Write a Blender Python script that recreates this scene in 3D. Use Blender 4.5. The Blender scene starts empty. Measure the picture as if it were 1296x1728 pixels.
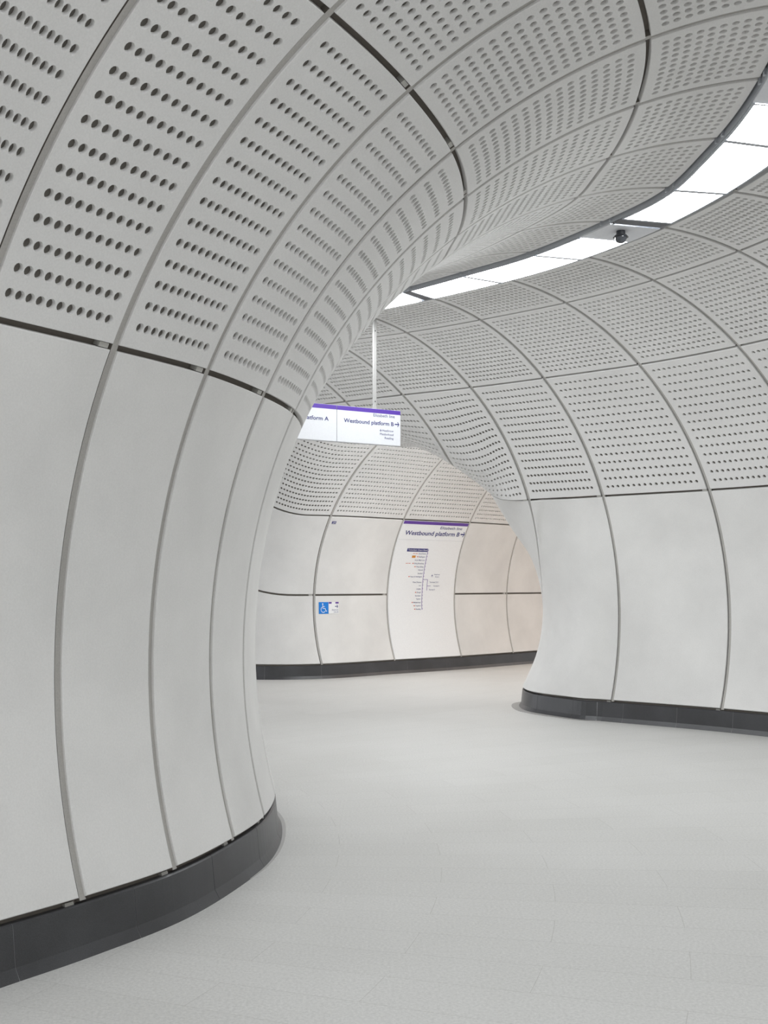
import bpy, math, random
import numpy as np

# ------------------------------------------------------------------ camera, world, exposure
scene = bpy.context.scene
random.seed(4)
FPX, HOR, EYE = 1900.12, 984.63, 1.5
cam_d = bpy.data.cameras.new('camera')
cam = bpy.data.objects.new('camera', cam_d)
scene.collection.objects.link(cam)
cam.location = (0, 0, EYE)
cam.rotation_euler = (math.radians(90), 0, 0)
cam_d.sensor_fit = 'VERTICAL'
cam_d.sensor_height = 36.0
cam_d.lens = 36.0 * FPX / 1728.0
cam_d.shift_y = (HOR - 864.0) / 1728.0
cam_d.clip_start = 0.05
scene.camera = cam

w = bpy.data.worlds.new('world')
scene.world = w
w.use_nodes = True
w.node_tree.nodes['Background'].inputs[0].default_value = (0.92, 0.95, 1.0, 1)
w.node_tree.nodes['Background'].inputs[1].default_value = 1.5
scene.view_settings.view_transform = 'Standard'
scene.view_settings.look = 'None'
scene.view_settings.gamma = 1.0
scene.view_settings.use_curve_mapping = False
scene.view_settings.exposure = 0.0
scene.cycles.use_denoising = True
scene.cycles.max_bounces = 10
scene.cycles.diffuse_bounces = 8
scene.cycles.glossy_bounces = 4
scene.cycles.sample_clamp_indirect = 8
# ------------------------------------------------------------------ tunnel geometry
# The lining is ruled by ribs: vertical section curves (offset o, height z) set out round a curved centre line.
# v = 0 skirting top, 1 top of the smooth panels, 2 and 3 joints in the vault, 4 edge of the light trough
Z0 = 0.22261
B0, KN = 0.27693, [0.30263, 0.29778, 0.33315, 0.33832, 0.31662, 0.36239, 0.36239]
U1, U2, U3, U4 = 2.268, 1.51506, 1.04244, 0.66399
RING = np.array([0, U1, U1 + U2, U1 + U2 + U3, U1 + U2 + U3 + U4])
_kn = np.array([0, U1 / 2, U1, U1 + U2 / 2, U1 + U2, U1 + U2 + U3, U1 + U2 + U3 + U4])
PU = np.linspace(0, RING[-1], 1201)
_k = np.interp(PU, _kn, KN)
_be = B0 - np.concatenate([[0], np.cumsum((_k[1:] + _k[:-1]) / 2 * np.diff(PU))])
_bm = (_be[1:] + _be[:-1]) / 2
PO = np.concatenate([[0], np.cumsum(-np.sin(_bm) * np.diff(PU))])
PZ = Z0 + np.concatenate([[0], np.cumsum(np.cos(_bm) * np.diff(PU))])

LR = [[-1.5225, 4.0908, -0.3648, -0.0044, -0.0092, -0.0121], [-1.212, 4.5426, -0.3189, -0.0054, 0.0196, -0.0086], [-0.9287, 5.0336, -0.1858, -0.0183, 0.0242, -0.0082], [-0.7439, 5.6098, -0.1824, 0.0044, 0.0009, 0.007], [-0.6466, 6.1328, -0.1216, -0.0002, 0.0156, 0.0094], [-0.6466, 6.7298, -0.0293, 0.004, 0.0231, 0.0056], [-0.7397, 7.3206, 0.2374, 0.0127, -0.0061, -0.0158], [-0.9905, 7.958, 0.2256, 0.0008, -0.007, -0.0078], [-1.3973, 8.6725, 0.1616, -0.0096, 0.0009, 0.0047], [-1.9159, 9.3608, 0.1728, -0.0112, -0.0014, -0.003], [-2.43, 9.84, 0.1841, -0.0034, -0.001, -0.0009], [-2.96, 10.30, 0.195, 0, 0, 0], [-3.52, 10.74, 0.2, 0, 0, 0]]
RR = [[-0.95, 14.71, -2.53, 0, 0.011, 0.004], [-0.27, 14.25, -2.53, 0, 0.011, 0.004], [0.39, 13.79, -2.53, -0.002, 0.011, 0.004], [1.0389, 13.3264, -2.528, -0.0038, 0.0113, 0.0043], [1.7125, 12.8636, -2.5236, -0.0387, 0.0148, 0.0068], [2.4729, 12.2311, -2.465, -0.041, 0.0083, -0.0048], [3.4197, 11.4175, -2.5516, 0.0091, 0.0026, -0.0081], [4.1379, 10.5672, -2.7044, 0.0334, 0.0003, 0.0059], [4.6826, 9.5523, -2.8068, 0.0317, 0.0015, 0.0067], [5.0508, 8.3877, -2.9665, 0.0174, 0.0051, 0.008]]
CX, CY = -5.85, 6.22          # centre of the curve the tunnel follows
LEFT_FIRST, RIGHT_FIRST = -10, -3
_ext = []
for i in range(1, 11):
    th = -0.459 - 0.114 * i
    ph = th + max(0, 0.09 - 0.03 * i)
    _ext.append([CX + 4.85 * math.cos(th), CY + 4.85 * math.sin(th), ph, 0, 0, 0])
LR = np.array(_ext[::-1] + LR)
_th = [0.092, -0.015, -0.13, -0.235, -0.337, -0.43, -0.54, -0.65, -0.76, -0.87, -0.98, -1.09, -1.2, -1.31, -1.42]
RR = np.array(RR + [[CX + 11.13 * math.cos(t), CY + 11.13 * math.sin(t), t - math.pi, 0.005, 0, 0] for t in _th])


def catmull(tab, s):
    s = np.asarray(s, float)
    n = len(tab)
    i = np.clip(np.floor(s).astype(int), 0, n - 2)
    t = (s - i)[..., None]
    p1, p2 = tab[i], tab[i + 1]
    p0 = np.where((i > 0)[..., None], tab[np.maximum(i - 1, 0)], 2 * p1 - p2)
    p3 = np.where((i + 2 < n)[..., None], tab[np.minimum(i + 2, n - 1)], 2 * p2 - p1)
    return .5 * (2 * p1 + (p2 - p0) * t + (2 * p0 - 5 * p1 + 4 * p2 - p3) * t * t + (3 * p1 - p0 - 3 * p2 + p3) * t ** 3)


def rib_point(tab, first, s, v, omap=None, zs=None):
    s, v = np.broadcast_arrays(np.asarray(s, float), np.asarray(v, float))
    r = catmull(tab, s - first)
    u = np.interp(v, np.arange(5), RING)
    o = np.interp(u, PU, PO)
    z = np.interp(u, PU, PZ)
    if omap: o = np.interp(o, *omap)
    if zs: z = Z0 + (z - Z0) * zs
    o = o * (1 + r[..., 3])
    dz = z - Z0
    sh = r[..., 4] * dz + r[..., 5] * dz * dz
    ph = r[..., 2]
    return np.stack([r[..., 0] + o * np.cos(ph) - np.sin(ph) * sh, r[..., 1] + o * np.sin(ph) + np.cos(ph) * sh, z], -1)


class Surf:
    """dense grid surface P(s, v); the normal faces into the tunnel"""
    def __init__(self, s0, s1, v0, v1, fn=None, ns=None, nv=None, grid=None):
        self.s0, self.s1, self.v0, self.v1 = s0, s1, v0, v1
        if grid is None:
            ns = ns or int((s1 - s0) * 24) + 1
            nv = nv or int((v1 - v0) * 48) + 1
            S, V = np.meshgrid(np.linspace(s0, s1, ns), np.linspace(v0, v1, nv), indexing='ij')
            grid = fn(S, V)
        self.g = grid
        self.ns, self.nv = grid.shape[:2]
    def __call__(self, s, v):
        s, v = np.broadcast_arrays(np.asarray(s, float), np.asarray(v, float))
        a = (s - self.s0) / (self.s1 - self.s0) * (self.ns - 1)
        b = (v - self.v0) / (self.v1 - self.v0) * (self.nv - 1)
        i = np.clip(np.floor(a).astype(int), 0, self.ns - 2)
        j = np.clip(np.floor(b).astype(int), 0, self.nv - 2)
        a = (a - i)[..., None]; b = (b - j)[..., None]
        g = self.g
        return (g[i, j] * (1 - a) + g[i + 1, j] * a) * (1 - b) + (g[i, j + 1] * (1 - a) + g[i + 1, j + 1] * a) * b
    def d(self, s, v):
        e = 0.03
        fs = (self(s + e, v) - self(s - e, v)) / (2 * e)
        fv = (self(s, v + e) - self(s, v - e)) / (2 * e)
        return fs, fv
    def n(self, s, v):
        fs, fv = self.d(s, v)
        c = np.cross(fs, fv)
        return c / np.maximum(np.linalg.norm(c, axis=-1, keepdims=True), 1e-9)


LEFT = Surf(-10, 12, 0, 4, lambda s, v: rib_point(LR, LEFT_FIRST, s, v))
RIGHT = Surf(-3, 21, 0, 4, lambda s, v: rib_point(RR, RIGHT_FIRST, s, v))

# --- rounded jamb of the opening on the right: plan curve at each level, from rib 2 round into the side passage
_kz = [0.2226, 0.65, 1.1, 1.4, 1.8, 2.17, 2.45]
_k125 = [(1.72, 13.22), (1.90, 13.22), (1.945, 13.22), (1.935, 13.08), (1.88, 12.93), (1.80, 12.80), None]
_k1 = [(1.715, 13.95), (1.88, 13.85), (1.945, 13.8), (1.90, 13.52), (1.80, 13.08), (1.715, 12.85), None]
_k75 = [(1.93, 14.3), (2.03, 14.25), (2.07, 14.15), (1.98, 14.0), (1.765, 13.5), (1.545, 13.40), (1.345, 13.15)]
_k50 = [(2.28, 14.6), (2.35, 14.5), (2.36, 14.45), (2.25, 14.3), (1.95, 14.1), (1.62, 13.9), (1.30, 13.65)]
_k25 = [(2.65, 14.87), (2.7, 14.8), (2.7, 14.72), (2.6, 14.6), (2.35, 14.45), (2.05, 14.3), (1.75, 14.05)]
_k0 = [(3.0, 15.13), (3.05, 15.08), (3.05, 15.0), (2.95, 14.92), (2.75, 14.8), (2.5, 14.62), (2.2, 14.45)]
_ks = np.array([0, .25, .5, .75, 1.0, 1.25, 1.5, 2.0, 3.0])


def _hermite(x, xs, ys):
    xs = np.asarray(xs, float); ys = np.asarray(ys, float)
    h = np.diff(xs); dlt = np.diff(ys, axis=0) / h[:, None]
    m = np.empty_like(ys)
    m[1:-1] = (dlt[:-1] * h[1:, None] + dlt[1:] * h[:-1, None]) / (h[1:] + h[:-1])[:, None]
    m[0], m[-1] = dlt[0], dlt[-1]
    x = np.asarray(x, float)
    i = np.clip(np.searchsorted(xs, x) - 1, 0, len(xs) - 2)
    t = ((x - xs[i]) / h[i])[..., None]
    H = h[i][..., None]
    return ((1 + 2 * t) * (1 - t) ** 2 * ys[i] + t * (1 - t) ** 2 * H * m[i] + t * t * (3 - 2 * t) * ys[i + 1] + t * t * (t - 1) * H * m[i + 1])


def _jamb_grid():
    vz = lambda z: float(np.interp(z, PZ[:700], PU[:700])) / U1
    rows = []
    for q, z in enumerate(_kz):
        v = min(vz(z), 1.0) if q < 6 else 1.0
        T = {s: RIGHT(s, v) for s in (1, 1.25, 1.5, 2, 3)}
        def k(t, zz=z): return np.array([t[0], t[1], zz])
        top = q == 6
        pts = [k(_k0[q], 2.9 if top else z), k(_k25[q], 2.8 if top else z), k(_k50[q], 2.64 if top else z), k(_k75[q], 2.494 if top else z),
               T[1] if top else k(_k1[q]), T[1.25] if top else k(_k125[q]), T[1.5], T[2], T[3]]
        rows.append(pts)
    rows = np.array(rows)                      # level, knot, xyz
    lv = np.array([0] + [vz(z) for z in _kz[1:6]] + [1.0])
    ss = np.linspace(0, 2, 97); vv = np.linspace(0, 1, 61)
    # across levels first, knot by knot
    fine = np.stack([_hermite(vv, lv, rows[:, j]) for j in range(rows.shape[1])], 1)   # vv, knot, xyz
    g = np.stack([_hermite(ss, _ks, fine[a]) for a in range(len(vv))], 1)              # ss, vv, xyz
    # ease into the exact tunnel surface at rib 2
    S, V = np.meshgrid(ss, vv, indexing='ij')
    wgt = np.clip((S - 1.55) / 0.45, 0, 1)[..., None]; wgt = wgt * wgt * (3 - 2 * wgt)
    return g * (1 - wgt) + RIGHT(S, V) * wgt


JAMB = Surf(0, 2, 0, 1, grid=_jamb_grid())

# --- soffit over the opening: each rib comes down the vault and rolls outward to the lip
_lip_s = [-3, -2, -1.5, -1, -.75, -.5, -.25, 0, .25, .5, .6, .75, 1.0]
_lip = [(-1.5, 15.0, 3.46), (-.6, 14.4, 3.35), (-.15, 14.2, 3.25), (.3, 14.05, 3.20), (.5, 14.0, 3.20), (.68, 14.0, 3.19), (.84, 14.0, 3.13), (1.02, 13.9, 2.97), (1.20, 13.75, 2.75), (1.284, 13.4, 2.569), (1.336, 13.15, 2.494), (1.43, 12.93, 2.452), None]
_lip[-1] = tuple(RIGHT(1.0, 1.0))
_lip = np.array(_lip, float)
_roll_s = [-3, -2, -1, -.5, -.25, 0, .25, .5, .75, 1.0]
_roll_z = [3.58, 3.54, 3.45, 3.40, 3.30, 2.97, 2.79, 2.64, 2.49, 2.441]


def _soffit_grid():
    ss = np.linspace(-3, 1, 97); nv = 65
    out = np.zeros((len(ss), nv, 3))
    lip = _hermite(ss, _lip_s, _lip)
    for a, s in enumerate(ss):
        za = np.interp(s, _roll_s, _roll_z)
        ua = np.interp(za, PZ[:900], PU[:900]); va = 1 + (ua - RING[1]) / U2
        vv = np.linspace(va, 2, 80)
        A = RIGHT(np.full(80, s), vv)[::-1]
        if s < 0.999:
            t0 = A[-1] - A[-2]; t0 /= np.linalg.norm(t0)
            L = np.linalg.norm(lip[a] - A[-1])
            t1 = np.array([.76, .6, .12 + .5 * max(0, min(1, (s + .6))) * (1 - s)]); t1 /= np.linalg.norm(t1)
            k = min(1.0, L / .3)
            t = np.linspace(0, 1, 60)[1:, None]
            Hh = (1 + 2 * t) * (1 - t) ** 2 * A[-1] + t * (1 - t) ** 2 * t0 * L * .55 + t * t * (3 - 2 * t) * lip[a] + t * t * (t - 1) * t1 * L * .8 * k
            A = np.concatenate([A, Hh])
        A = A[::-1]
        d = np.concatenate([[0], np.cumsum(np.linalg.norm(np.diff(A, axis=0), axis=1))])
        tt = np.linspace(0, d[-1], nv)
        out[a] = np.stack([np.interp(tt, d, A[:, c]) for c in range(3)], 1)
    g = out.copy()                                  # even out the rows along the tunnel
    for _ in range(160):
        h = g.copy(); h[1:-1] = .25 * g[:-2] + .5 * g[1:-1] + .25 * g[2:]; g = h
    k = np.clip((1 - ss) / .35, 0, 1)[:, None, None] * (1 - np.linspace(0, 1, nv)[None, :, None] ** 6) * (1 - (1 - np.linspace(0, 1, nv)[None, :, None]) ** 5)
    return out * (1 - k) + g * k


SOFFIT = Surf(-3, 1, 1, 2, grid=_soffit_grid())

# --- far wall of the side passage
BR = np.array([[-6.2, 22.2, -2.3, 0, 0, 0], [-5.0, 20.6, -2.2, 0, 0, 0], [-3.9, 19.2, -2.0, 0, 0, 0], [-3.05, 18.15, -1.55, 0, 0, 0], [-2.08, 17.62, -1.0, 0, 0, 0], [-.978, 17.742, -.674, 0, 0, 0], [.183, 18.718, -.691, 0, 0, 0], [1.358, 19.709, -.759, 0, 0, 0],
      [2.385, 20.741, -.842, 0, 0, 0], [3.43, 21.8, -.8, 0, 0, 0], [4.5, 22.85, -.79, 0, 0, 0], [5.6, 23.9, -.79, 0, 0, 0], [6.7, 25.0, -.79, 0, 0, 0], [7.8, 26.1, -.79, 0, 0, 0]])
BACK_FIRST = -4
OMAP = ([-.2, 0, 1.09, 2.66], [-.26, 0, 1.42, 2.15])


def _back(s, v):
    p = rib_point(BR, BACK_FIRST, s, v, OMAP, 1.053)
    k = np.clip(.72 - s, 0, 1.2); k = k * k * 1.5          # the joints climb where the wall turns away at the left
    dz = p[..., 2] - Z0
    p[..., 2] += k * np.clip(dz / 2.3, 0, 1.2) * .35
    return p


BACK = Surf(-4, 9, 0, 4, _back)
VMID = 0.0
for _v in np.linspace(.3, .7, 401):
    if BACK(2., _v)[2] <= 1.318: VMID = float(_v)


def project(p):
    p = np.asarray(p, float)
    return np.stack([648 + FPX * p[..., 0] / p[..., 1], HOR - FPX * (p[..., 2] - EYE) / p[..., 1]], -1)

# ------------------------------------------------------------------ materials
def nodes(name):
    m = bpy.data.materials.new(name); m.use_nodes = True
    nt = m.node_tree; b = nt.nodes['Principled BSDF']
    return m, nt, b


def ramp(nt, src, c0, c1, p0=0.3, p1=0.7):
    r = nt.nodes.new('ShaderNodeValToRGB')
    r.color_ramp.elements[0].position, r.color_ramp.elements[1].position = p0, p1
    r.color_ramp.elements[0].color, r.color_ramp.elements[1].color = (*c0, 1), (*c1, 1)
    nt.links.new(src, r.inputs[0]); return r.outputs[0]


def noise(nt, scale, detail=3, rough=.5, vec=None):
    n = nt.nodes.new('ShaderNodeTexNoise')
    n.inputs['Scale'].default_value = scale; n.inputs['Detail'].default_value = detail; n.inputs['Roughness'].default_value = rough
    if vec is None:
        g = nt.nodes.new('ShaderNodeNewGeometry'); vec = g.outputs['Position']
    nt.links.new(vec, n.inputs['Vector']); return n.outputs['Fac']


def mix(nt, a, b, fac, mode='MIX'):
    x = nt.nodes.new('ShaderNodeMix'); x.data_type = 'RGBA'; x.blend_type = mode
    for sock, val in ((x.inputs[6], a), (x.inputs[7], b), (x.inputs[0], fac)):
        if isinstance(val, (tuple, float, int)): sock.default_value = (*val, 1) if isinstance(val, tuple) else val
        else: nt.links.new(val, sock)
    return x.outputs[2]


def bump(nt, b, h, strength, dist=0.002):
    n = nt.nodes.new('ShaderNodeBump'); n.inputs['Strength'].default_value = strength; n.inputs['Distance'].default_value = dist
    nt.links.new(h, n.inputs['Height']); nt.links.new(n.outputs[0], b.inputs['Normal'])


def concrete(name, c, var=.035, cloud=.05, rough=.62):
    m, nt, b = nodes(name)
    c = np.array(c)
    base = ramp(nt, noise(nt, 1.3, 4, .55), tuple(c * (1 - cloud)), tuple(c * (1 + cloud * .6)), .35, .65)
    grain = ramp(nt, noise(nt, 130, 3, .7), tuple([1 - var * 1.8] * 3), tuple([1 + var * .6] * 3), .35, .65)
    nt.links.new(mix(nt, base, grain, 1.0, 'MULTIPLY'), b.inputs['Base Color'])
    b.inputs['Roughness'].default_value = rough
    b.inputs['Specular IOR Level'].default_value = .3
    bump(nt, b, noise(nt, 260, 2, .6), .25, .0006)
    return m


def plain(name, c, rough=.5, metal=0, emit=None, es=0, spec=.5):
    m, nt, b = nodes(name)
    b.inputs['Base Color'].default_value = (*c, 1); b.inputs['Roughness'].default_value = rough
    b.inputs['Metallic'].default_value = metal; b.inputs['Specular IOR Level'].default_value = spec
    n = ramp(nt, noise(nt, 60, 2), tuple(np.array(c) * .97), tuple(np.array(c) * 1.02))
    nt.links.new(n, b.inputs['Base Color'])
    if emit:
        b.inputs['Emission Color'].default_value = (*emit, 1); b.inputs['Emission Strength'].default_value = es
    return m


M_PANEL = concrete('pale_concrete', (.765, .757, .742), .025, .07)
M_PERF = concrete('pale_perforated_concrete', (.755, .747, .735), .03, .03)
M_HOLE = plain('grey_felt', (.155, .145, .13), .95, spec=.1)
M_BACK = plain('dark_subframe', (.21, .19, .168), .9, spec=.1)
M_STRIP = concrete('grey_joint_filler', (.46, .445, .42), .05, .06)
M_BRACKET = plain('pale_bracket', (.50, .49, .46), .6)
M_STEEL = plain('grey_steel', (.42, .44, .47), .5)
M_INFILL = plain('pale_grey_metal', (.70, .71, .74), .5)
M_WHITE = plain('white_enamel', (.86, .87, .88), .3)
M_SIGN = plain('white_lit_acrylic', (.60, .615, .64), .35, emit=(.94, .96, 1.0), es=.22)
M_PURPLE_LIT = plain('purple_lit_acrylic', (.095, .045, .34), .35, emit=(.16, .07, .55), es=.12)
M_PURPLE = plain('purple_enamel', (.12, .045, .33), .35)
M_NAVY = plain('navy_ink', (.016, .018, .17), .5)
M_BLUE = plain('blue_enamel', (.005, .21, .70), .4)
M_RED = plain('red_ink', (.62, .10, .06), .5)
M_ORANGE = plain('orange_ink', (.62, .25, .03), .5)
M_GREYINK = plain('pale_grey_ink', (.55, .57, .6), .5)
M_POLE = plain('white_painted_steel', (.40, .395, .385), .35)
M_SCREW = plain('dark_screw', (.06, .06, .06), .4)
M_GRILLE = plain('dark_grille', (.20, .20, .21), .7)
M_CAM = plain('dark_plastic', (.03, .032, .038), .35)
M_DOME = plain('smoked_dome', (.05, .055, .065), .06, spec=.9)


def emitter(name, c, s):
    m = bpy.data.materials.new(name); m.use_nodes = True; nt = m.node_tree
    nt.nodes.clear()
    e = nt.nodes.new('ShaderNodeEmission'); o = nt.nodes.new('ShaderNodeOutputMaterial')
    e.inputs[0].default_value = (*c, 1); e.inputs[1].default_value = s
    nt.links.new(e.outputs[0], o.inputs[0]); return m


M_LIGHT = emitter('cool_diffuser', (.95, .98, 1.0), 23)
M_LIGHT_WARM = emitter('warm_diffuser', (1.0, .83, .71), 8)


def granite():
    m, nt, b = nodes('dark_granite')
    base = ramp(nt, noise(nt, 3.0, 3), (.040, .040, .043), (.060, .061, .066))
    v = nt.nodes.new('ShaderNodeTexVoronoi'); v.inputs['Scale'].default_value = 150
    g = nt.nodes.new('ShaderNodeNewGeometry'); nt.links.new(g.outputs['Position'], v.inputs['Vector'])
    spk = ramp(nt, v.outputs['Distance'], (1, 1, 1), (0, 0, 0), .02, .10)
    rnd = ramp(nt, noise(nt, 45, 1), (0, 0, 0), (1, 1, 1), .54, .58)
    f = mix(nt, spk, rnd, 1.0, 'MULTIPLY')
    grain = ramp(nt, noise(nt, 320, 2), (.8, .8, .8), (1.25, 1.25, 1.25))
    c = mix(nt, base, grain, 1.0, 'MULTIPLY')
    nt.links.new(mix(nt, c, (.30, .31, .32), f), b.inputs['Base Color'])
    b.inputs['Roughness'].default_value = .33
    bump(nt, b, noise(nt, 240, 2), .2, .0005)
    return m


M_GRANITE = granite()
M_MORTAR = plain('pale_mortar', (.30, .30, .31), .8)


def floor_mat():
    """large pale stone courses set out round the tunnel's centre"""
    m, nt, b = nodes('pale_stone_paving')
    N, Lk = nt.nodes, nt.links
    g = N.new('ShaderNodeNewGeometry'); sp = N.new('ShaderNodeSeparateXYZ'); Lk.new(g.outputs['Position'], sp.inputs[0])
    def mth(op, a, bb=None):
        n = N.new('ShaderNodeMath'); n.operation = op
        for i, q in enumerate((a, bb)):
            if q is None: continue
            if isinstance(q, (int, float)): n.inputs[i].default_value = q
            else: Lk.new(q, n.inputs[i])
        return n.outputs[0]
    dx = mth('SUBTRACT', sp.outputs[0], CX); dy = mth('SUBTRACT', sp.outputs[1], CY)
    r = mth('SQRT', mth('ADD', mth('MULTIPLY', dx, dx), mth('MULTIPLY', dy, dy)))
    th = mth('MULTIPLY', mth('ARCTAN2', dy, dx), 6.4)
    cb = N.new('ShaderNodeCombineXYZ'); Lk.new(r, cb.inputs[0]); Lk.new(th, cb.inputs[1])
    br = N.new('ShaderNodeTexBrick'); Lk.new(cb.outputs[0], br.inputs['Vector'])
    br.offset = .5; br.inputs['Scale'].default_value = 1.0
    br.inputs['Brick Width'].default_value = 1.12; br.inputs['Row Height'].default_value = .29
    br.inputs['Mortar Size'].default_value = .0014; br.inputs['Mortar Smooth'].default_value = .3; br.inputs['Bias'].default_value = 0
    br.inputs['Color1'].default_value = (.60, .594, .578, 1); br.inputs['Color2'].default_value = (.618, .612, .596, 1)
    br.inputs['Mortar'].default_value = (.47, .46, .44, 1)
    grain = ramp(nt, noise(nt, 75, 4, .75), (.86, .86, .86), (1.07, 1.07, 1.07), .35, .65)
    cloud = ramp(nt, noise(nt, .9, 3), (.96, .96, .955), (1.02, 1.02, 1.02))
    c = mix(nt, mix(nt, br.outputs['Color'], grain, 1.0, 'MULTIPLY'), cloud, 1.0, 'MULTIPLY')
    Lk.new(c, b.inputs['Base Color'])
    b.inputs['Roughness'].default_value = .5; b.inputs['Specular IOR Level'].default_value = .35
    bump(nt, b, noise(nt, 220, 2), .15, .0005)
    return m


M_FLOOR = floor_mat()

# ------------------------------------------------------------------ object helpers
COL = scene.collection


def mesh_obj(name, verts, faces, mats, mi=None, smooth=None, parent=None):
    me = bpy.data.meshes.new(name)
    me.from_pydata([tuple(v) for v in np.asarray(verts, float).tolist()], [], faces)
    for m in (mats if isinstance(mats, (list, tuple)) else [mats]): me.materials.append(m)
    if mi is not None: me.polygons.foreach_set('material_index', mi)
    if smooth is not None:
        me.polygons.foreach_set('use_smooth', [bool(smooth)] * len(me.polygons) if not hasattr(smooth, '__len__') else smooth)
    me.update()
    o = bpy.data.objects.new(name, me); COL.objects.link(o)
    if parent: o.parent = parent
    return o


def struct(o):
    o['kind'] = 'structure'; return o


def tag(o, label, cat, group=None):
    o['label'] = label; o['category'] = cat
    if group: o['group'] = group
    return o


def empty(name, loc):
    o = bpy.data.objects.new(name, None); COL.objects.link(o); o.location = loc; o.empty_display_size = .1
    return o


def keep(o, parent):
    """parent a mesh modelled in world coordinates to a thing that stands elsewhere"""
    o.parent = parent
    o.location = tuple(-c for c in parent.location)
    return o


class MB:
    """collects geometry for one mesh"""
    def __init__(self): self.v, self.f, self.m, self.s, self.n = [], [], [], [], 0
    def add(self, verts, faces, mat=0, smooth=False):
        verts = np.asarray(verts, float).reshape(-1, 3)
        self.v.append(verts); off = self.n
        self.f += [tuple(i + off for i in f) for f in faces]
        self.m += [mat] * len(faces); self.s += [smooth] * len(faces); self.n += len(verts)
    def grid(self, P, mat=0, smooth=True):
        a, b = P.shape[:2]
        self.add(P.reshape(-1, 3), [(i * b + j, (i + 1) * b + j, (i + 1) * b + j + 1, i * b + j + 1) for i in range(a - 1) for j in range(b - 1)], mat, smooth)
    def box(self, x0, x1, y0, y1, z0, z1, mat=0):
        self.hexa([(x0, y0, z0), (x1, y0, z0), (x1, y1, z0), (x0, y1, z0), (x0, y0, z1), (x1, y0, z1), (x1, y1, z1), (x0, y1, z1)], mat)
    def hexa(self, p, mat=0):
        self.add(p, [(3, 2, 1, 0), (4, 5, 6, 7), (0, 1, 5, 4), (1, 2, 6, 5), (2, 3, 7, 6), (3, 0, 4, 7)], mat)
    def cyl(self, c, r, z0, z1, n=24, r2=None, mat=0):
        r2 = r if r2 is None else r2
        a = np.arange(n) * 2 * math.pi / n
        lo = np.stack([c[0] + r * np.cos(a), c[1] + r * np.sin(a), np.full(n, z0)], 1)
        hi = np.stack([c[0] + r2 * np.cos(a), c[1] + r2 * np.sin(a), np.full(n, z1)], 1)
        self.add(np.concatenate([lo, hi]), [(i, (i + 1) % n, n + (i + 1) % n, n + i) for i in range(n)], mat, True)
        self.add(np.concatenate([lo, hi]), [tuple(range(n - 1, -1, -1)), tuple(range(n, 2 * n))], mat)
    def build(self, name, mats, parent=None):
        return mesh_obj(name, np.concatenate(self.v), self.f, mats, self.m, self.s, parent)


GAP_RIB, GAP_RING = 0.040, 0.026
THICK, BACKING = 0.036, 0.044


def off(F, s, v, d):
    return F(s, v) - F.n(s, v) * np.asarray(d)[..., None]


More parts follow.
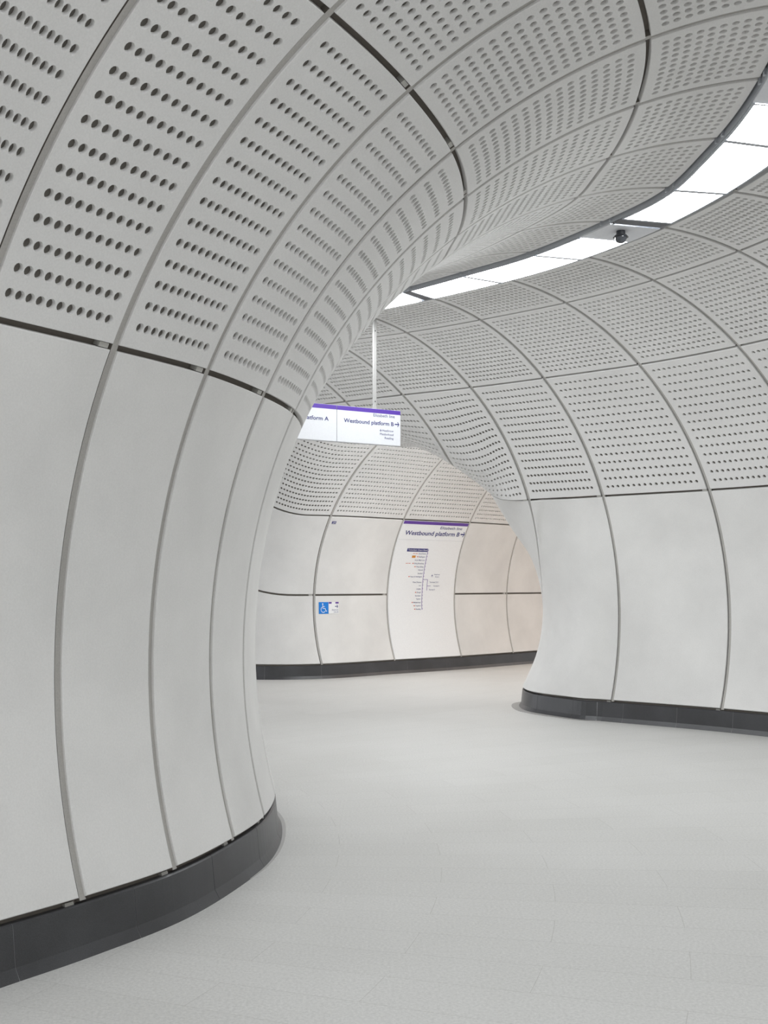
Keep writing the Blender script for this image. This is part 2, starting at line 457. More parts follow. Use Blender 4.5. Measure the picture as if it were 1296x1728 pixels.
def panel(name, F, s0, s1, v0, v1, parent, holes=None, div=(10, 30), mats=None, gr=GAP_RIB, gb=GAP_RING, mv=.06, hole_r=.0165):
    """one cladding panel with real thickness, eased arrises and, if asked, recessed round holes"""
    sm, vm = (s0 + s1) / 2, (v0 + v1) / 2
    ws = float(np.linalg.norm(F(s1, vm) - F(s0, vm))) / (s1 - s0)
    wv = sum(float(np.linalg.norm(F(sm, v0 + (v1 - v0) * (i + 1) / 8) - F(sm, v0 + (v1 - v0) * i / 8))) for i in range(8)) / (v1 - v0)
    E = .003
    a0, a1 = s0 + (gr / 2 + E) / ws, s1 - (gr / 2 + E) / ws
    b0, b1 = v0 + (gb / 2 + E) / wv, v1 - (gb / 2 + E) / wv
    mb = MB()
    if holes:
        nx, ny = holes
        ms, mw = .045 / ws, (mv - .02) / wv
        sl = np.concatenate([[a0], np.linspace(a0 + ms, a1 - ms, 3 * nx + 1), [a1]])
        vl = np.concatenate([[b0], np.linspace(b0 + mw, b1 - mw, 3 * ny + 1), [b1]])
    else:
        sl = np.linspace(a0, a1, div[0] + 1); vl = np.linspace(b0, b1, div[1] + 1)
    ns, nv = len(sl), len(vl)
    S, V = np.meshgrid(sl, vl, indexing='ij')
    lat = F(S, V).reshape(-1, 3)
    idx = lambda i, j: i * nv + j
    faces = []
    if holes:
        for i in range(ns - 1):
            for j in range(nv - 1):
                if 0 < i < ns - 2 and 0 < j < nv - 2: continue
                faces.append((idx(i, j), idx(i + 1, j), idx(i + 1, j + 1), idx(i, j + 1)))
        per = [(0, 0), (1, 0), (2, 0), (3, 0), (3, 1), (3, 2), (3, 3), (2, 3), (1, 3), (0, 3), (0, 2), (0, 1)]
        ci = (1 + 3 * np.arange(nx)); cj = (1 + 3 * np.arange(ny))
        SC = (sl[ci] + sl[ci + 3]) / 2; VC = (vl[cj] + vl[cj + 3]) / 2
        SC, VC = [q.ravel() for q in np.meshgrid(SC, VC, indexing='ij')]
        fs, fv = F.d(SC, VC)
        hr = hole_r
        hs = hr / np.linalg.norm(fs, axis=1); hv = hr / np.linalg.norm(fv, axis=1)
        pitch = (sl[4] - sl[1]); hs = np.minimum(hs, pitch * .41)
        ang = np.radians(-135 + 30 * np.arange(12))
        def ring(k, dep):
            s_ = SC[:, None] + hs[:, None] * k * np.cos(ang); v_ = VC[:, None] + hv[:, None] * k * np.sin(ang)
            return off(F, s_, v_, np.full(s_.shape, dep)).reshape(-1, 3)
        nl = len(lat); r0 = ring(1.10, 0)
        for q in range(nx * ny):
            i, j = ci[q // ny], cj[q % ny]
            pp = [idx(i + a, j + b) for a, b in per]; base = nl + q * 12
            for t in range(12):
                t2 = (t + 1) % 12
                faces.append((pp[t], pp[t2], base + t2, base + t))
        mb.add(np.concatenate([lat, r0]), faces, 0, True)
        r1, r2 = ring(1.0, .0035), ring(.96, .017)
        nh = nx * ny
        wf = []
        for q in range(nh):
            for k in range(2):
                A = k * nh * 12 + q * 12; Bq = (k + 1) * nh * 12 + q * 12
                for t in range(12):
                    t2 = (t + 1) % 12
                    wf.append((A + t, A + t2, Bq + t2, Bq + t))
        mb.add(np.concatenate([r0, r1, r2]), wf, 0, True)
        mb.add(r2, [tuple(range(q * 12, q * 12 + 12)) for q in range(nh)], 1, False)
    else:
        faces = [(idx(i, j), idx(i + 1, j), idx(i + 1, j + 1), idx(i, j + 1)) for i in range(ns - 1) for j in range(nv - 1)]
        mb.add(lat, faces, 0, True)
    # edges: eased arris then the side of the panel
    loop = [(i, 0) for i in range(ns - 1)] + [(ns - 1, j) for j in range(nv - 1)] + [(i, nv - 1) for i in range(ns - 1, 0, -1)] + [(0, j) for j in range(nv - 1, 0, -1)]
    Ls = np.array([sl[i] for i, j in loop]); Lv = np.array([vl[j] for i, j in loop])
    ds = np.array([(-1 if i == 0 else 1 if i == ns - 1 else 0) for i, j in loop]) * E / ws
    dv = np.array([(-1 if j == 0 else 1 if j == nv - 1 else 0) for i, j in loop]) * E / wv
    n = len(loop)
    e0 = F(Ls, Lv); e1 = off(F, Ls + ds, Lv + dv, np.full(n, E)); e2 = off(F, Ls + ds, Lv + dv, np.full(n, THICK))
    ef = [(A + t, A + (t + 1) % n, A - n + (t + 1) % n, A - n + t) for A in (n,) for t in range(n)]
    mb.add(np.concatenate([e0, e1]), ef, 0, False)
    mb.add(np.concatenate([e1, e2]), ef, 0, False)
    return mb.build(name, mats or ([M_PERF, M_HOLE] if holes else [M_PANEL]), parent)


def in_frame(F, s0, s1, v0, v1, margin=25):
    S, V = np.meshgrid(np.linspace(s0, s1, 5), np.linspace(v0, v1, 5))
    P = F(S, V).reshape(-1, 3); P = P[P[:, 1] > .3]
    if not len(P): return False
    q = project(P)
    ok = (q[:, 0] > -margin) & (q[:, 0] < 1296 + margin) & (q[:, 1] > -margin) & (q[:, 1] < 1728 + margin)
    if ok.any(): return True
    return False


def backing(mb, F, s0, s1, v0, v1):
    n = max(2, int((s1 - s0) * 6)); m = max(2, int((v1 - v0) * 10))
    S, V = np.meshgrid(np.linspace(s0, s1, n + 1), np.linspace(v0, v1, m + 1), indexing='ij')
    mb.grid(off(F, S, V, np.full(S.shape, BACKING)), 0)


def filler(mb, F, s, v0, v1):
    """strip recessed in a rib joint"""
    v = np.linspace(v0, v1, max(3, int((v1 - v0) * 24)) + 1)
    fs, _ = F.d(np.full(v.shape, s), v)
    h = (GAP_RIB / 2 + .004) / np.linalg.norm(fs, axis=1)
    P = [off(F, s - h * .35, v, np.full(v.shape, .043)), off(F, s - h * .35, v, np.full(v.shape, .013)), off(F, s + h, v, np.full(v.shape, .013))]
    mb.grid(np.stack(P[:2]), 0); mb.grid(np.stack(P[1:]), 2)


def lining(mb, F, s0, s1, v0, v1):
    n = max(2, int((s1 - s0) * 4)); m = max(2, int((v1 - v0) * 10))
    S, V = np.meshgrid(np.linspace(s0, s1, n + 1), np.linspace(v0, v1, m + 1), indexing='ij')
    mb.grid(F(S, V), 1)


def bracket(F, s, v, parent, w=.05, h=.02, dep=.012):
    """small pale block in the joint beside a rib"""
    fs, fv = F.d(s, v)
    a, b = fs / np.linalg.norm(fs), fv / np.linalg.norm(fv); n = F.n(s, v)
    c = F(s, v) - a * (.028 + w / 2)
    p = [c + a * x * w / 2 + b * y * h / 2 - n * d for d in (.055, dep) for x, y in ((-1, -1), (1, -1), (1, 1), (-1, 1))]
    mb = MB(); mb.hexa(p)
    return mb.build('joint_bracket', [M_BRACKET], parent)


# ------------------------------------------------------------------ floor
mb = MB()
fx, fy = np.linspace(-14, 12, 14), np.linspace(-8, 30, 20)
mb.grid(np.stack([*np.meshgrid(fx, fy, indexing='ij'), np.zeros((14, 20))], -1), 0, False)
struct(mb.build('floor', [M_FLOOR]))

# ------------------------------------------------------------------ walls: smooth panels
T3 = [M_BACK, M_PANEL, M_STRIP]
mb = MB()
backing(mb, LEFT, -10, 12, -.02, 1.0)
for k in range(0, 7): filler(mb, LEFT, k, 0.0, 1.0)
vis = [k for k in range(-1, 6)]
for k in range(-10, 12):
    if k not in vis: lining(mb, LEFT, k, k + 1, 0, 1)
wall_left = struct(mb.build('wall_left', T3))
for k in vis: panel('cladding_panel', LEFT, k, k + 1, 0, 1, wall_left, div=(8, 30))
for k in (1, 2, 3, 4): bracket(LEFT, k, 1.0, wall_left)
for k in (1, 2, 3, 4): bracket(LEFT, k, -.001, wall_left, .045, .016, .028)

mb = MB()
backing(mb, JAMB, 0, 2, 0, 1); backing(mb, RIGHT, 2, 21, -.02, 1)
for k in range(2, 6): filler(mb, RIGHT, k, 0, 1)
filler(mb, JAMB, 1, 0, 1)
for k in range(6, 21): lining(mb, RIGHT, k, k + 1, 0, 1)
wall_right = struct(mb.build('wall_right', T3))
panel('cladding_panel', JAMB, 0.02, 1, 0, 1, wall_right, div=(20, 30))
panel('cladding_panel', JAMB, 1, 2, 0, 1, wall_right, div=(16, 30))
for k in (2, 3, 4, 5): panel('cladding_panel', RIGHT, k, k + 1, 0, 1, wall_right, div=(10, 30))
for k in (1, 2, 3): bracket(RIGHT, k, 1.0, wall_right)
for k in (2, 3): bracket(RIGHT, k, -.001, wall_right, .045, .016, .028)

mb = MB()
backing(mb, BACK, -4, 9, -.02, 1)
for k in range(-1, 6): filler(mb, BACK, k, 0, 1)
for k in range(-4, -1): lining(mb, BACK, k, k + 1, 0, 1)
for k in range(6, 9): lining(mb, BACK, k, k + 1, 0, 1)
wall_back = struct(mb.build('wall_back', T3))
for k in range(-1, 6):
    if k == 2: continue
    panel('cladding_panel', BACK, k, k + 1, 0, VMID, wall_back, div=(8, 14), gb=.03)
    panel('cladding_panel', BACK, k, k + 1, VMID, 1, wall_back, div=(8, 16), gb=.03)
for k in (1, 2, 4): bracket(BACK, k, VMID, wall_back, .06, .026)

# --- near side of the side passage and the shell above it
NR = np.array([[3.0 + 1.07 * i, 15.13 + 1.07 * i, 2.356, 0, 0, 0] for i in range(7, -1, -1)])
NEAR = Surf(-7, 0, 0, 4, lambda s, v: rib_point(NR, -7, s, v, ([-.2, 0, 1.09, 2.66], [-.2, 0, 1.1, 2.1]), 1.03))
mb = MB()
backing(mb, NEAR, -7, 0, -.02, 4)
lining(mb, NEAR, -7, 0, 0, 4)
wall_side = struct(mb.build('wall_side', T3))

# ------------------------------------------------------------------ ceiling: perforated vault
mb = MB()
backing(mb, LEFT, -10, 12, 1, 4); backing(mb, RIGHT, 1, 21, 1, 4); backing(mb, RIGHT, -3, 1, 2, 4); backing(mb, SOFFIT, -3, 1, 1, 2); backing(mb, BACK, -4, 9, 1, 4)
jobs = []
def vault(F, k, a, nx, ny, show, name='perforated_panel', **kw):
    kw['hole_r'] = (.0185 if a == 1 else .0172) if F is LEFT else .0158 if F is BACK else .0165
    if show and in_frame(F, k, k + 1, a, a + 1): jobs.append((name, F, k, k + 1, a, a + 1, (nx, ny), kw))
    else: lining(mb, F, k, k + 1, a, a + 1)
for k in range(-10, 12):
    vault(LEFT, k, 1, 11, 15, k <= 6)
    vault(LEFT, k, 2, 11, 15, k <= 8)
    vault(LEFT, k, 3, 11, 10, True)
for k in range(-3, 21):
    if k >= 1: vault(RIGHT, k, 1, 17, 15, True)
    vault(RIGHT, k, 2, 17, 15, k >= -2)
    vault(RIGHT, k, 3, 17, 10, k >= -2)
for k in range(-3, 1): vault(SOFFIT, k, 1, 17, 17, k >= -2)
for k in range(-4, 9):
    vault(BACK, k, 1, 24, 20, -1 <= k <= 4)
    lining(mb, BACK, k, k + 1, 2, 4)
for k in range(-1, 9):
    for a in (1, 2, 3): filler(mb, LEFT, k, a, a + 1)
for k in range(-2, 9):
    for a in (1, 2, 3): filler(mb, SOFFIT if (a == 1 and k < 1) else RIGHT, k, a, a + 1)
for k in range(-1, 6): filler(mb, BACK, k, 1, 2)
# lip of the opening back to the passage vault
ls = np.linspace(-3, .6, 37); lip = SOFFIT(ls, np.ones(37))
mb.grid(np.stack([lip + np.array([.01, .01, .01]), lip + np.array([.30, .25, .10]), lip + np.array([.36, .32, .30]), np.concatenate([(lip + np.array([.38, .35, 0]))[:, :2], np.full((37, 1), 4.62)], 1)]), 1)
js = np.linspace(0, .8, 12); jt = JAMB(js, np.ones(12))
mb.grid(np.stack([jt, np.concatenate([jt[:, :2] + [.05, .05], np.full((12, 1), 4.62)], 1)]), 1)
mb.grid(np.stack([*np.meshgrid(np.linspace(-14, 12, 6), np.linspace(-8, 30, 8), indexing='ij'), np.full((6, 8), 4.64)], -1), 1, False)
ceiling = struct(mb.build('ceiling', [M_BACK, M_PERF, M_STRIP]))
for name, F, a, b, c, d, h, kw in jobs:
    panel(name, F, a, b, c, d, ceiling, holes=h, **kw)
for k in (2, 3, 4, 5): bracket(LEFT, k, 2.0, ceiling)

# ------------------------------------------------------------------ skirting of dark stone blocks
def skirting(name, pts, nrm, block=.6, start=.17):
    pts = np.asarray(pts); nrm = np.asarray(nrm)
    d = np.concatenate([[0], np.cumsum(np.linalg.norm(np.diff(pts[:, :2], axis=0), axis=1))])
    prof = [(-.060, .208), (-.012, .208), (-.003, .202), (.013, .046), (.019, .036), (.040, .0), (-.060, .0)]
    def sect(t, pr):
        x, y = np.interp(t, d, pts[:, 0]), np.interp(t, d, pts[:, 1])
        nx, ny = np.interp(t, d, nrm[:, 0]), np.interp(t, d, nrm[:, 1]); l = math.hypot(nx, ny)
        return [(x + o * nx / l, y + o * ny / l, z) for o, z in pr]
    mb = MB(); a = 0.0; e = min(start, d[-1])
    while a < d[-1] - .02:
        e = min(e, d[-1])
        ts = np.linspace(a + .0015, e - .0015, max(2, int((e - a) / .06) + 1))
        P = np.array([sect(t, prof) for t in ts])
        mb.grid(P[:, ::-1], 0, False)
        n = len(prof)
        mb.add(P[0], [tuple(range(n))], 0); mb.add(P[-1], [tuple(range(n - 1, -1, -1))], 0)
        a = e; e = a + block
    ts = np.arange(0, d[-1], .08)
    inner = [(o - .0018, max(z - .0010, .0005)) for o, z in prof[:6]]
    mb.grid(np.array([sect(t, inner) for t in ts])[:, ::-1], 1, False)
    return struct(mb.build(name, [M_GRANITE, M_MORTAR]))


def path(F, ss):
    v = np.zeros(len(ss)); n = F.n(ss, v + .02)
    return F(ss, v)[:, :2], n[:, :2] / np.linalg.norm(n[:, :2], axis=1, keepdims=True)


p, n = path(LEFT, np.linspace(-10, 12, 400)); skirting('baseboard_left', p, n, .62)
p1, n1 = path(JAMB, np.linspace(0.02, 1.90, 150)); p2, n2 = path(RIGHT, np.linspace(2.12, 21, 300))
skirting('baseboard_right', np.concatenate([p1, p2]), np.concatenate([n1, n2]), .62)
p, n = path(BACK, np.linspace(-4, 9, 260)); skirting('baseboard_back', p, n, .9)


def floor_ring(name, F, s0, s1, a, b, c):
    ss = np.linspace(s0, s1, 60); p, n = path(F, ss)
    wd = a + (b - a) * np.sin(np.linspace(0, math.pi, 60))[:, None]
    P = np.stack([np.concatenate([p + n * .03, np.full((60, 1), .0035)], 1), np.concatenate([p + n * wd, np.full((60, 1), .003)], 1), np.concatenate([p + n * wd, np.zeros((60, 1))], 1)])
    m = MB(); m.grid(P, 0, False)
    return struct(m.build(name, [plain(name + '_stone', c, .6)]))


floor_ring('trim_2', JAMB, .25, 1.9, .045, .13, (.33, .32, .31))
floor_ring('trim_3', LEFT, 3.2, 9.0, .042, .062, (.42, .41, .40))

# ------------------------------------------------------------------ light trough at the crown
ZL = 4.163
def tl(k): return LEFT(k, 4.0)[..., :2]
def tr(k):
    a = tl(k); b = RIGHT(12.0 - np.asarray(k, float), 4.0)[..., :2]
    d = b - a; l = np.linalg.norm(d, axis=-1, keepdims=True)
    return b - d / l * .085
def at(k, f, z):
    a, b = tl(k) + 0, tr(k); d = (b - a); l = np.linalg.norm(d, axis=-1, keepdims=True)
    q = a + d / l * .012 + (d - d / l * .012) * np.asarray(f)[..., None]
    return np.concatenate([q, np.broadcast_to(np.asarray(z, float)[..., None], q.shape[:-1] + (1,))], -1)

kk = np.linspace(-10, 13.5, 240)
mb = MB()
one = np.ones_like(kk)
P = np.stack([at(kk, -.03 * one, 4.36 * one), at(kk, -.0 * one, 4.36 * one), at(kk, 1.0 * one, 4.36 * one)])
mb.grid(P, 0)
for f0, f1 in ((-.015, .012), (.988, 1.02)):
    mb.grid(np.stack([at(kk, f0 * one, 4.35 * one), at(kk, f0 * one, (ZL + .010) * one), at(kk, f1 * one, (ZL + .010) * one), at(kk, f1 * one, 4.35 * one)]), 0, False)
for k in range(0, 11):      # clips on the side of the trough
    for dk in (-.10, .03):
        c = at(np.array(k + dk), np.array(-.02), np.array(4.195)); mb.box(c[0] - .012, c[0] + .012, c[1] - .012, c[1] + .012, 4.18, 4.215)
struct(mb.build('trim_1', [M_STEEL]))

GL = 'light panels along the crown of the tunnel'


def light(k0, k1, label, mat=None, fn=at, z=ZL):
    ks = np.linspace(k0, k1, max(3, int((k1 - k0) * 8) + 1))
    c = fn(np.array((k0 + k1) / 2), np.array(.5), np.array(z))
    root = empty('ceiling_light', tuple(c))
    g = .006 / .8
    fs = np.linspace(.035, .965, 5)
    K, Fq = np.meshgrid(ks * (1 - 0) , fs, indexing='ij')
    K = k0 + g + (K - k0) * (1 - 2 * g / (k1 - k0))
    P = fn(K, Fq, np.full(K.shape, z + .002))
    m = MB(); m.grid(P[:, ::-1] if fn is at else P, 0, False); o = m.build('diffuser', [mat or M_LIGHT]); keep(o, root)
    m = MB()
    one = np.ones_like(ks)
    for f0, f1 in ((.0, .036), (.964, 1.0)):
        m.grid(np.stack([fn(ks, f0 * one, (z + .05) * one), fn(ks, f0 * one, z * one), fn(ks, f1 * one, z * one), fn(ks, f1 * one, (z + .05) * one)]), 0, False)
    for ka, kb in ((k0, k0 + g * 3.0), (k1 - g * 3.0, k1)):
        kq = np.array([ka, kb])
        m.grid(np.stack([fn(kq, 0 * kq, z - .004 + 0 * kq), fn(kq, 1 + 0 * kq, z - .004 + 0 * kq)]), 0, False)
    keep(m.build('frame', [M_STEEL]), root)
    tag(root, label, 'ceiling light', GL)
    return root


LIGHTS = [(4.27, 4.92, 'short glowing ceiling light panel at the top right, touching the picture edge'),
          (4.92, 5.92, 'glowing ceiling light panel, second from the right edge of the view'),
          (5.92, 6.75, 'glowing ceiling light panel just above and right of the security camera'),
          (7.34, 7.95, 'short glowing ceiling light panel just left of the security camera plate'),
          (7.95, 9.0, 'long glowing ceiling light panel, second left of the security camera plate'),
          (9.0, 9.9, 'glowing ceiling light panel, third left of the security camera plate'),
          (10.06, 11, 'furthest ceiling light panel, a bright sliver behind the grey cross grille')]
for a, b, lb in LIGHTS: light(a, b, lb)
for k in (-8, -5, -1):
    light(k, k + .96, 'ceiling light panel overhead, out of the picture', M_LIGHT)
for k in (11, 12): light(k, k + .98, 'ceiling light panel round the bend behind the left wall')


def infill(k0, k1, g0, g1, label):
    ks = np.linspace(k0, k1, 5); c = at(np.array((k0 + k1) / 2), np.array(.5), np.array(ZL))
    root = empty('ceiling_plate', tuple(c)); m = MB()
    P = lambda f, z, kk_: at(kk_, f * np.ones_like(kk_), z * np.ones_like(kk_))
    m.grid(np.stack([P(1.0, ZL + .03, ks), P(1.0, ZL, ks), P(0.0, ZL, ks), P(0.0, ZL + .03, ks)]), 0, False)
    keep(m.build('plate', [M_INFILL]), root)
    if g1 > g0:
        m = MB(); gk = np.linspace(g0, g1, 9)
        for i in range(0, 8, 1):
            q = gk[i:i + 2].copy(); q[1] = q[0] + (q[1] - q[0]) * .5
            m.grid(np.stack([P(1.0, ZL + .02, q), P(1.0, ZL - .002, q), P(0.0, ZL - .002, q), P(0.0, ZL + .02, q)]), 0, False)
        q = np.array([g0, g1]); m.grid(np.stack([P(1.0, ZL + .008, q), P(0.0, ZL + .008, q)]), 0, False)
        keep(m.build('grille', [M_GRILLE]), root)
    return tag(root, label, 'ceiling plate')


infill(3.65, 4.27, 0, 0, 'plain grey metal plate in the light trough at the right picture edge')
infill(6.92, 7.34, 6.75, 6.92, 'grey metal plate with a grille that carries the dome security camera')
infill(10.04, 10.06, 9.9, 10.04, 'dark cross grille between the last two ceiling light panels')

# dome camera
cc = at(np.array(7.07), np.array(.42), np.array(ZL))
root = empty('security_camera', tuple(cc)); tag(root, 'dark dome security camera hanging from the grey plate in the light trough', 'security camera')
m = MB(); m.cyl((0, 0), .034, -.035, 0.0, 28); m.cyl((0, 0), .058, -.047, -.033, 28, .046); m.build('housing', [M_CAM], root)
m = MB(); rings = []
for i in range(9):
    a = i / 8 * math.pi / 2
    rings.append([(.046 * math.cos(a) * math.cos(t), .046 * math.cos(a) * math.sin(t), -.047 - .046 * math.sin(a)) for t in np.linspace(0, 2 * math.pi, 29)])
m.grid(np.array(rings)[::-1], 0); m.build('dome', [M_DOME], root)

# passage lights
def pt(k, f, z):
    a = BACK(k, 4.0)[..., :2]; d = np.array([.70, -.714]); q = a + d * (np.asarray(f)[..., None] * .42 + .03)
    return np.concatenate([q, np.broadcast_to(np.asarray(z, float)[..., None], q.shape[:-1] + (1,))], -1)
for k in range(0, 9): light(k + .02, k + .98, 'ceiling light panel along the side passage, hidden above the opening', M_LIGHT_WARM if k > 1 else M_LIGHT, pt, 4.15)

# ------------------------------------------------------------------ lettering
def text_geo(s, height, width=None, bold=0.0, align='LEFT', shear=0):
    """flat letter outlines as vertices and faces; height = cap height in metres"""
    cu = bpy.data.curves.new('t', 'FONT'); cu.body = s; cu.size = 1.0; cu.resolution_u = 4; cu.offset = bold; cu.shear = shear
    ob = bpy.data.objects.new('t', cu); COL.objects.link(ob)
    me = bpy.data.meshes.new_from_object(ob)
    v = np.array([x.co[:] for x in me.vertices]); f = [tuple(p.vertices) for p in me.polygons]
    bpy.data.objects.remove(ob); bpy.data.curves.remove(cu); bpy.data.meshes.remove(me)
    sc = height / .70
    x0, x1 = v[:, 0].min(), v[:, 0].max()
    sx = sc if width is None else width / (x1 - x0)
    v[:, 0] = (v[:, 0] - x0) * sx; v[:, 1] *= sc
    wd = (x1 - x0) * sx
    if align == 'RIGHT': v[:, 0] -= wd
    if align == 'CENTER': v[:, 0] -= wd / 2
    v[:, 2] = 0
    return v, f


def poly(pts): return np.array([(x, y, 0) for x, y in pts], float), [tuple(range(len(pts)))]


def arrow(h, th):
    """right pointing arrow with an open chevron head, tip at 0,0"""
    L = h * 1.15
    pts = [(-L, -th / 2), (-th * 1.1, -th / 2), (-h * .48 - th * .2, -h * .5), (-h * .48 + th * .75, -h * .5), (0, 0), (-h * .48 + th * .75, h * .5), (-h * .48 - th * .2, h * .5), (-th * 1.1, th / 2), (-L, th / 2)]
    v = np.array([(x, y, 0) for x, y in pts], float)
    return v, [(0, 1, 7, 8), (1, 4, 7), (1, 2, 3, 4), (7, 4, 5, 6)]


def plane_icon(h):
    pts = [(0, .5), (.06, .42), (.06, .14), (.48, -.12), (.48, -.22), (.06, -.08), (.05, -.34), (.18, -.44), (.18, -.5), (0, -.46), (-.18, -.5), (-.18, -.44), (-.05, -.34), (-.06, -.08), (-.48, -.22), (-.48, -.12), (-.06, .14), (-.06, .42)]
    return poly([(y * h, -x * h) for x, y in pts][::-1]) if False else poly([(x * h, y * h) for x, y in pts][::-1])


# ------------------------------------------------------------------ hanging sign
SA = np.array([.169, 11.45]); SD = np.array([.859, .511]); SD = SD / np.linalg.norm(SD); SN = np.array([SD[1], -SD[0]])
ZT, ZB = 3.255, 2.896
Hs = ZT - ZB


def S3(t, z, d=0.0):      # t metres left of the right-hand end, d metres proud of the face
    q = SA - SD * t + SN * d
    return (q[0], q[1], z)


root = empty('hanging_sign', S3(.735, ZT)); tag(root, 'white lit hanging direction sign with a purple band, on a white pole', 'sign')
def sbox(t0, t1, z0, z1, d0, d1, mat, name):
    m = MB(); m.hexa([S3(t1, z0, d1), S3(t0, z0, d1), S3(t0, z0, d0), S3(t1, z0, d0), S3(t1, z1, d1), S3(t0, z1, d1), S3(t0, z1, d0), S3(t1, z1, d0)])
    return keep(m.build(name, [mat]), root)
for t0, t1 in ((0.0, .7335), (.7365, 1.47)):
    sbox(t0 + .001, t1, ZB, ZT, -.07, -.004, M_INFILL, 'sign_casing')
    sbox(t0 + .003, t1, ZB + .003, ZT - .0449, -.004, 0.0, M_SIGN, 'sign_face')
    sbox(t0 + .003, t1, ZT - .0447, ZT - .003, -.004, 0.0, M_PURPLE_LIT, 'purple_band')


def sign_text(parts, name, mat, parent, mapper):
    one = name in ('route_line', 'wheelchair_symbol')
    m = MB()
    for (v, f), x, y in parts:
        w_ = v.copy(); w_[:, 0] += x; w_[:, 1] += y
        m.add(mapper(w_), f, 0)
        if not one:
            keep(m.build(name, [mat]), parent); m = MB()
    if one: return keep(m.build(name, [mat]), parent)


smap = lambda w_: np.array([S3(-a, b, .0015) for a, b, _ in w_])
sign_text([(text_geo('Elizabeth line', .030, .250, .0, 'RIGHT'), -.071, 3.175)], 'lettering', M_NAVY, root, smap)
sign_text([(text_geo('Westbound platform B', .0385, .575, .014, 'RIGHT'), -.083, 3.094)], 'lettering', M_NAVY, root, smap)
sign_text([(arrow(.046, .0105), -.018, 3.113)], 'arrow', M_NAVY, root, smap)
sign_text([(plane_icon(.030), -.236, 3.042), (text_geo('Heathrow', .0215, .130, 0, 'RIGHT'), -.086, 3.031), (text_geo('Maidenhead', .0215, .158, 0, 'RIGHT'), -.086, 2.994), (text_geo('Reading', .0215, .103, 0, 'RIGHT'), -.086, 2.957)], 'lettering', M_NAVY, root, smap)
sign_text([(text_geo('Elizabeth line', .030, .250, .0, 'LEFT'), -1.40, 3.175)], 'lettering', M_NAVY, root, smap)
sign_text([(text_geo('Eastbound platform A', .0385, .57, .012, 'RIGHT'), -.828, 3.094)], 'lettering', M_NAVY, root, smap)
for t in (.287, 1.18):
    m = MB(); q = np.array(S3(t, 0, -.035)); h = .0145
    c = [q + np.array([*(SD * a * h + SN * b * h), 0]) for a, b in ((-1, 1), (1, 1), (1, -1), (-1, -1))]
    m.hexa([(*x[:2], ZT - .003) for x in c] + [(*x[:2], 4.17) for x in c])
    pole = keep(m.build('pole', [M_POLE]), root)
    for z in (3.33, 4.04):
        m = MB()
        e = np.array(S3(t, z, -.035 + h)); m.hexa([(e[0] + SD[0] * a * .006 + SN[0] * d, e[1] + SD[1] * a * .006 + SN[1] * d, z + b * .006) for b in (-1, 1) for a, d in ((-1, .0015), (1, .0015), (1, -.001), (-1, -.001))])
        sc_ = m.build('screw', [M_SCREW]); sc_.parent = pole; sc_.location = (0, 0, 0)

# ------------------------------------------------------------------ route panel in the far wall
c = BACK(2.5, 0.0)
root = empty('route_panel', tuple(c)); tag(root, 'tall curved white panel with a purple band and route diagram in the far wall', 'sign')
keep(panel('panel_face', BACK, 2, 3, 0, .9985, None, div=(12, 40), mats=[M_WHITE], gr=.036, gb=.03), root)
PWd, PHt = 1.5475, 2.415


def bmap(w_, d=.0015):
    s = 2 + w_[:, 0] / PWd; v = w_[:, 1] / PHt
    return off(BACK, s, v, np.full(len(w_), -d))


def rect(x0, x1, y0, y1, n=1):
    xs = np.linspace(x0, x1, n + 1)
    v = np.array([(x, y, 0) for x in xs for y in (y0, y1)], float)
    return v, [(2 * i, 2 * i + 2, 2 * i + 3, 2 * i + 1) for i in range(n)]


X = lambda s: (s - 2) * PWd
Y = lambda v: v * PHt
sign_text([(rect(.021, PWd - .021, Y(.9695), Y(.9925), 14), 0, 0)], 'purple_band', M_PURPLE, root, bmap)
sign_text([(text_geo('Elizabeth line', .050, X(2.918) - X(2.578), .004, 'RIGHT'), X(2.912), Y(.9395))], 'lettering', M_NAVY, root, bmap)
sign_text([(text_geo('Westbound platform B', .074, X(2.912) - X(2.098), .018, 'RIGHT'), X(2.902), Y(.8905))], 'lettering', M_NAVY, root, bmap)
sign_text([(arrow(.092, .022), X(2.985), Y(.9065))], 'arrow', M_NAVY, root, bmap)
sign_text([(rect(.03, PWd - .03, Y(.8545), Y(.8558), 14), 0, 0)], 'divider', M_GREYINK, root, bmap)
sign_text([(rect(X(2.19), X(2.488), Y(.7695), Y(.7925), 4), 0, 0)], 'station_bar', M_NAVY, root, bmap)
sign_text([(text_geo('Tottenham Court Road', .026, .43, .006, 'RIGHT'), X(2.482), Y(.7765))], 'lettering', M_WHITE, root, lambda w_: bmap(w_, .003))
stations = [('Bond Street', .751), ('Paddington', .728), ('Acton Main Line', .704), ('Ealing Broadway', .680), ('West Ealing', .656), ('Hanwell', .633), ('Southall', .608), ('Hayes & Harlington', .585),
            ('West Drayton', .545), ('Iver', .521), ('Langley', .497), ('Slough', .472), ('Burnham', .448), ('Taplow', .425), ('Maidenhead', .400), ('Twyford', .376), ('Reading', .352)]
parts, red, orange = [], [], []
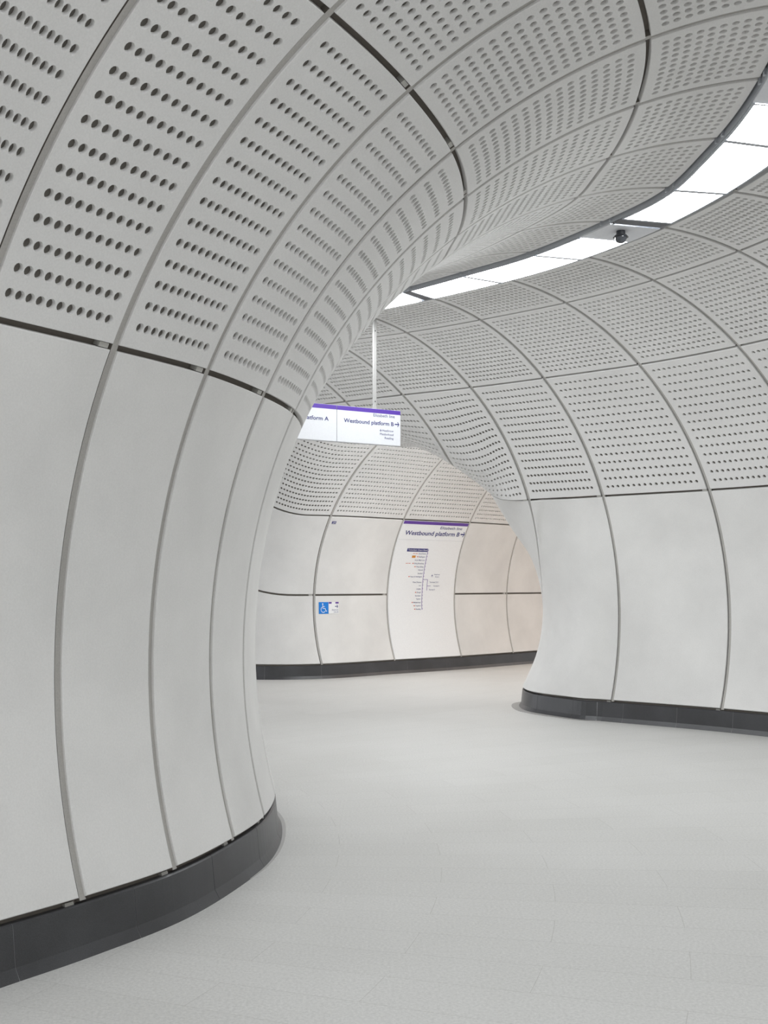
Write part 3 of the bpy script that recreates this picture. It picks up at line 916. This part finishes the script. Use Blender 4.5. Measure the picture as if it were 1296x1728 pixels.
for nme, v_ in stations:
    g_ = text_geo(nme, .0235, None, .004, 'RIGHT'); parts.append((g_, X(2.474), Y(v_)))
    wd = -g_[0][:, 0].min()
    x_ = X(2.474) - wd - .028
    if nme in ('Ealing Broadway', 'West Ealing', 'Hayes & Harlington', 'Slough', 'Maidenhead', 'Twyford', 'Reading', 'Paddington'):
        red.append((rect(-.013, .013, .004, .019), x_, Y(v_)))
    if nme in ('Bond Street', 'Ealing Broadway'):
        for q in (0, 1): red.append((rect(-.024, .024, .008, .016), x_ - .02 - .058 * (q + (nme != 'Bond Street')), Y(v_)))
    if nme == 'Paddington': orange.append((rect(-.04, .04, -.008, .032), x_ - .085, Y(v_)))
for nme, x_, v_ in (('Heathrow', 2.652, .601), ('Airport', 2.668, .585), ('Terminals 2 & 3', 2.595, .545), ('Terminal 4', 2.655, .518), ('Terminal 5', 2.593, .491)):
    parts.append((text_geo(nme, .0225, None, .003, 'LEFT'), X(x_), Y(v_)))
parts.append((plane_icon(.05), X(2.622), Y(.598)))
sign_text(parts, 'lettering', M_NAVY, root, bmap)
sign_text(red, 'interchange_mark', M_RED, root, bmap)
sign_text(orange, 'interchange_mark', M_ORANGE, root, bmap)
line = [(rect(X(2.490), X(2.496), Y(.352), Y(.785)), 0, 0), (rect(X(2.493), X(2.56), Y(.567), Y(.570)), 0, 0), (rect(X(2.558), X(2.564), Y(.490), Y(.569)), 0, 0), (rect(X(2.562), X(2.615), Y(.521), Y(.524)), 0, 0)]
line = [((np.array([(a, y_ * 1.0, 0) for y_ in np.linspace(q[0][0][:, 1].min(), q[0][0][:, 1].max(), 13) for a in (q[0][0][:, 0].min(), q[0][0][:, 0].max())]), [(2 * i, 2 * i + 1, 2 * i + 3, 2 * i + 2) for i in range(12)]), 0, 0) for q in line]
for v_ in [.782] + [s_[1] + .005 for s_ in stations]: line.append((rect(X(2.493), X(2.504), Y(v_), Y(v_) + .009), 0, 0))
sign_text(line, 'route_line', M_PURPLE, root, bmap)


# ------------------------------------------------------------------ small signs on the far wall
def wall_sign(name, s0, s1, v0, v1, label, d=.004):
    s = np.array([s0, s1]); c = BACK((s0 + s1) / 2, (v0 + v1) / 2)
    r = empty(name, tuple(c)); tag(r, label, 'sign'); return r


def wall_plate(root, name, s0, s1, v0, v1, mat, d0=-.001, d1=.004):
    ss, vv = np.meshgrid(np.linspace(s0, s1, 4), np.linspace(v0, v1, 4), indexing='ij')
    m = MB(); m.grid(off(BACK, ss, vv, np.full(ss.shape, -d1)), 0, False)
    lo = [(s0, v0), (s1, v0), (s1, v1), (s0, v1)]
    a = np.array([off(BACK, p, q, np.array(-d1)) for p, q in lo]); b = np.array([off(BACK, p, q, np.array(-d0)) for p, q in lo])
    m.add(np.concatenate([a, b]), [(i, i + 4, (i + 1) % 4 + 4, (i + 1) % 4) for i in range(4)], 0)
    return keep(m.build(name, [mat]), root)


def wmap(s0, v0, d=.0055):
    return lambda w_: off(BACK, s0 + w_[:, 0] / 1.51, v0 + w_[:, 1] / PHt, np.full(len(w_), -d))


root = wall_sign('access_sign', 1.062, 1.328, .338, .416, 'small blue and white step-free access sign with a wheelchair symbol, on the far wall')
wall_plate(root, 'blue_plate', 1.062, 1.192, .338, .416, M_BLUE)
wall_plate(root, 'white_plate', 1.193, 1.328, .338, .416, M_WHITE)
mp = wmap(1.193, .338)
Wp = .135 * 1.51; Hp = .078 * PHt
sign_text([(rect(.003, Wp, Hp * .86, Hp), 0, 0)], 'purple_band', M_PURPLE, root, mp)
sign_text([(arrow(.055, .012), Wp - .012, Hp * .62), (text_geo('Elizabeth', .020, .125, .003, 'RIGHT'), Wp - .012, Hp * .27), (text_geo('line B', .020, .085, .003, 'RIGHT'), Wp - .012, Hp * .09)], 'lettering', M_NAVY, root, mp)
# wheelchair user: head, back and seat, wheel, leg
Wb = .13 * 1.51
def disc(x, y, r, n=16): return poly([(x + r * math.cos(2 * math.pi * i / n), y + r * math.sin(2 * math.pi * i / n)) for i in range(n)])
def stroke(pts, w_):
    v, f = [], []
    for i, (x, y) in enumerate(pts):
        a = pts[max(i - 1, 0)]; b = pts[min(i + 1, len(pts) - 1)]; dx, dy = b[0] - a[0], b[1] - a[1]; l = math.hypot(dx, dy)
        v += [(x - dy / l * w_ / 2, y + dx / l * w_ / 2, 0), (x + dy / l * w_ / 2, y - dx / l * w_ / 2, 0)]
        if i: f.append((2 * i - 2, 2 * i - 1, 2 * i + 1, 2 * i))
    return np.array(v, float), f
wx, wy, rr = Wb * .45, Hp * .36, Hp * .24
wheel = [(wx + rr * math.cos(math.radians(a)), wy + rr * math.sin(math.radians(a))) for a in range(120, 345, 15)]
sign_text([(disc(Wb * .40, Hp * .83, Hp * .065), 0, 0), (stroke([(Wb * .40, Hp * .74), (Wb * .42, Hp * .46), (Wb * .64, Hp * .46), (Wb * .76, Hp * .2), (Wb * .84, Hp * .23)], Hp * .06), 0, 0), (stroke([(Wb * .41, Hp * .62), (Wb * .62, Hp * .62)], Hp * .05), 0, 0), (stroke(wheel, Hp * .05), 0, 0)], 'wheelchair_symbol', M_WHITE, root, wmap(1.062, .338))

root = wall_sign('number_plaque', 1.045, 1.10, .946, .963, 'tiny dark blue number plaque at the top corner of a far wall panel')
wall_plate(root, 'plate', 1.047, 1.10, .946, .963, M_NAVY, -.001, .003)
sign_text([(text_geo('29', .028, .055, .004, 'CENTER'), .041, .006)], 'lettering', M_WHITE, root, wmap(1.047, .946, .004))
